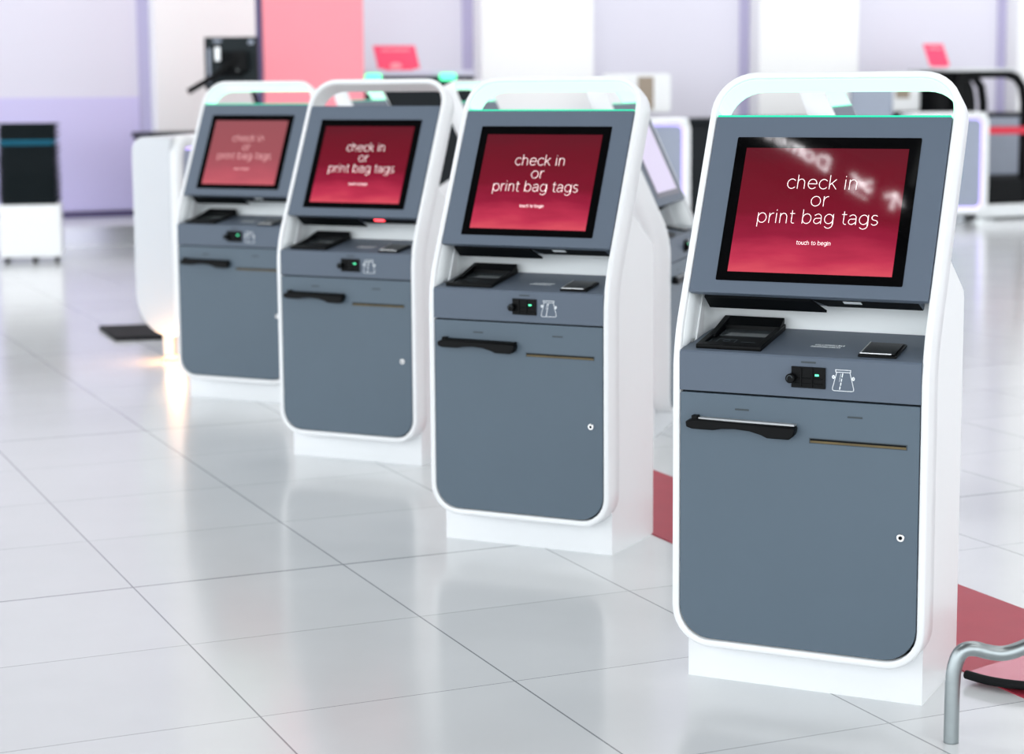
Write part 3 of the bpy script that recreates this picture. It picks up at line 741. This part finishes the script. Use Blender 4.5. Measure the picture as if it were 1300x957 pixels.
for p in (ba, bb):
    bm = bmesh.new(); tube(bm, [(p.x,p.y+.03,.02),(p.x,p.y+.03,p.z+.07)], .028, 14); tube(bm, [(p.x,p.y+.03,0),(p.x,p.y+.03,.02)], .16, 20); link('post', bm, 'steel', root)

# ------------------------------------------------------------------ steel tube trolley nose, bottom right
tro = empty('luggage_trolley', (0,0,0)); tag(tro, 'bent steel tube trolley nose over the red strip beside the nearest kiosk', 'trolley')
def smooth_path(p, it=3):
    p = [Vector(q) for q in p]
    for _ in range(it):
        o = [p[0]]
        for a, b in zip(p, p[1:]): o += [a*.75+b*.25, a*.25+b*.75]
        p = o+[p[-1]]
    return p
pth = [(.899,3.9,.000),(.899,3.9,.12),(.902,3.9,.160),(.914,3.9,.194),(.940,3.9,.2000),(.972,3.9,.190),(1.005,3.9,.186),(1.045,3.9,.200),(1.12,3.9,.235),(1.30,3.92,.25),(1.40,3.92,.22),(1.42,3.92,.12),(1.42,3.92,.000)]
bm = bmesh.new(); tube(bm, smooth_path(pth), .0155, 20); link('tube_frame', bm, 'steel_dark', tro, smooth=True)
bm = bmesh.new()
ar = [(1.022,4.300),(1.060,4.250),(1.12,4.215),(1.20,4.20),(1.30,4.22),(1.40,4.30)]
hi = [(x+.10, y+.10) for x, y in ar]
up_ = [Vector((x,y,.028)) for x,y in ar]; dn = [Vector((x,y,.004)) for x,y in ar]
tube(bm, smooth_path([(x,y,.020) for x,y in ar]), .010, 10); link('rubber_bumper', bm, 'rubber', tro, smooth=True)
bm = bmesh.new(); pl = [(p.x,p.y) for p in smooth_path([(x+.004,y+.012,0) for x,y in ar])] + [(1.42,4.47),(1.20,4.455)]
prism(bm, [(x,y,.012) for x,y in pl], [(x,y,.022) for x,y in pl]); link('deck', bm, 'deck', tro)
for x, y0, y1 in ((1.42, 3.92, 4.44),):
    bm = bmesh.new(); tube(bm, [(x,y0,.016),(x,y1,.018)], .0145, 12); link('side_rail', bm, 'steel_dark', tro, smooth=True)

# ------------------------------------------------------------------ hanging direction sign, behind and above, seen mirrored in the nearest screen
Mk = Matrix.Translation((K[0][0],K[0][1],0)) @ Matrix.Rotation(-K[0][2], 4, 'Z')
cam_p = Vector((0,0,1.35))
a_, b_, c2 = (Mk @ Vector(surf(x, S0+s, -.002)) for x, s in ((-.2,.05),(.2,.05),(0,.35)))
nrm = (b_-a_).cross(c2-a_).normalized()
if nrm.y > 0: nrm = -nrm
def bounce(x, s, T_):
    p = Mk @ Vector(surf(x, S0+s, -.0025)); d = (p-cam_p).normalized(); r = d - 2*d.dot(nrm)*nrm; return p + r*T_
D0 = bounce(.006, .292, 3.0)
SG = .70
AX = Vector((-.4005,.9163,0)); NX = Vector((.9163,.4005,0))
xh = .060*SG
root = empty('direction_sign', (D0.x, D0.y, 0)); tag(root, 'hanging black direction sign with lit white symbols, mirrored in the nearest screen', 'sign')
pw = lambda x, y, d: tuple(AX*x + NX*(.004+d) + Vector((0,0,D0.z+y)))
bm = bmesh.new()
c8 = [(-.50,-.09),(.62,-.09),(.62,.15),(-.50,.15)]
prism(bm, [tuple(AX*x + Vector((0,0,D0.z+y))) for x,y in c8], [tuple(AX*x - NX*.10 + Vector((0,0,D0.z+y))) for x,y in c8]); link('sign_box', bm, 'sign_black', root)
bm = bmesh.new()
st, W_ = text_strokes('Domestic', xh, .16)
for s in st: ribbon(bm, s, .0115, pw, .002)
link('lettering', bm, 'sign_lit', root)
bm = bmesh.new()
ox, oy = -.200, .035                                        # small aircraft pictogram
for s, w in (([(-.055,-.02),(.055,.035)],.024), ([(-.005,.0),(-.055,.055)],.020), ([(.0,.0),(.035,-.055)],.020), ([(-.05,-.018),(-.07,.010)],.012), ([(-.06,-.075),(.06,-.075)],.007)):
    ribbon(bm, [((ox+p[0])*SG, (oy+p[1])*SG) for p in s], w*SG, pw, .002)
ox, oy = -.405, .042
for s, w in (([(0,-.055),(0,.050)],.020), ([(-.052,.004),(0,.056),(.052,.004)],.020)):
    ribbon(bm, [((ox+p[0])*SG, (oy+p[1])*SG) for p in s], w*SG, pw, .002)
link('pictograms', bm, 'sign_lit', root)
for x in (-.35, .5):
    bm = bmesh.new(); tube(bm, [tuple(AX*x - NX*.05 + Vector((0,0,D0.z+.14))), tuple(AX*x - NX*.05 + Vector((0,0,HC)))], .012, 10); link('hanger', bm, 'steel', root)

# ------------------------------------------------------------------ light
def area(x, y, sx, sy, e, col=(1,.99,.98), z=HC-.06):
    l = bpy.data.lights.new('ceiling_light', 'AREA'); l.shape = 'RECTANGLE'; l.size = sx; l.size_y = sy; l.energy = e; l.color = col
    o = bpy.data.objects.new('ceiling_light', l); COL.objects.link(o); o.location = (x,y,z); return o
LE = 12.5
for x, y in ((1.5,-4),(6.5,-4),(-8.5,-4),(3.5,1.5),(8.5,1.5),(-9.5,2),(-8.5,8.6),(-2.2,6.6),(3.6,6.6),(9,6.6),(-8,12.2),(-3,12.2),(2.6,12.2),(8.2,12.2),(5,17),(11,17)):
    area(x, y, 3.0, 2.4, LE*7.2)
# violet wash from the foot of the back wall
def wash(s, w, e):
    p = W0+U*s+NW*.55
    l = bpy.data.lights.new('wall_wash', 'AREA'); l.shape = 'RECTANGLE'; l.size = w; l.size_y = .08; l.energy = e; l.color = (.38,.26,1)
    o = bpy.data.objects.new('wall_wash', l); COL.objects.link(o); o.location = (p.x,p.y,.06)
    o.rotation_euler = Vector((-NW.x*.6, -NW.y*.6, .75)).to_track_quat('-Z','Y').to_euler()
    return o
WE = .5
for s, k in ((-4.2,1), (-.45,1), (2.7,.2), (5.8,.2), (8.65,.2)): wash(s, 1.6, WE*k)

for s in (-3.2, .8, 4.6, 8.4, 12.2):                         # unseen fill lights added to brighten the back wall
    p = W0+U*s+NW*3.6; o = area(p.x, p.y, 2.6, .5, 80); o.name = 'wall_fill'
    o.rotation_euler = Vector((-NW.x*3.6, -NW.y*3.6, -4.6)).to_track_quat('-Z','Y').to_euler()
w = bpy.data.worlds.new('hall fill light'); S.world = w; w.use_nodes = True
nt = w.node_tree; bg = nt.nodes['Background']; bg.inputs['Color'].default_value = (.93,.97,1,1)
tc = nt.nodes.new('ShaderNodeTexCoord')                      # added fill: world made brighter behind and left to lift the fronts
dt = nt.nodes.new('ShaderNodeVectorMath'); dt.operation = 'DOT_PRODUCT'; dt.inputs[1].default_value = (-.50,-.866,0)
nt.links.new(tc.outputs['Generated'], dt.inputs[0])
mr = nt.nodes.new('ShaderNodeMapRange'); mr.inputs['From Min'].default_value = -.1; mr.inputs['From Max'].default_value = 1; mr.inputs['To Min'].default_value = 1.55; mr.inputs['To Max'].default_value = 3.35
nt.links.new(dt.outputs['Value'], mr.inputs['Value']); nt.links.new(mr.outputs['Result'], bg.inputs['Strength'])

# ------------------------------------------------------------------ camera
cam = bpy.data.cameras.new('camera'); co = bpy.data.objects.new('camera', cam); COL.objects.link(co); S.camera = co
co.matrix_world = Matrix.Translation(cam_p) @ Matrix.Rotation(PI/2-.1303, 4, 'X') @ Matrix.Rotation(-.0074, 4, 'Z')
cam.sensor_width = 36; cam.sensor_fit = 'HORIZONTAL'; cam.lens = 2489.2*36/1300
cam.shift_y = -(478.5-433.8)/1300
cam.clip_end = 200
cam.dof.use_dof = True; cam.dof.focus_distance = 4.45; cam.dof.aperture_fstop = 3.1; cam.dof.aperture_blades = 9
S.view_settings.view_transform = 'Standard'; S.view_settings.look = 'None'; S.view_settings.gamma = 1; S.view_settings.exposure = 0
S.view_settings.use_curve_mapping = False
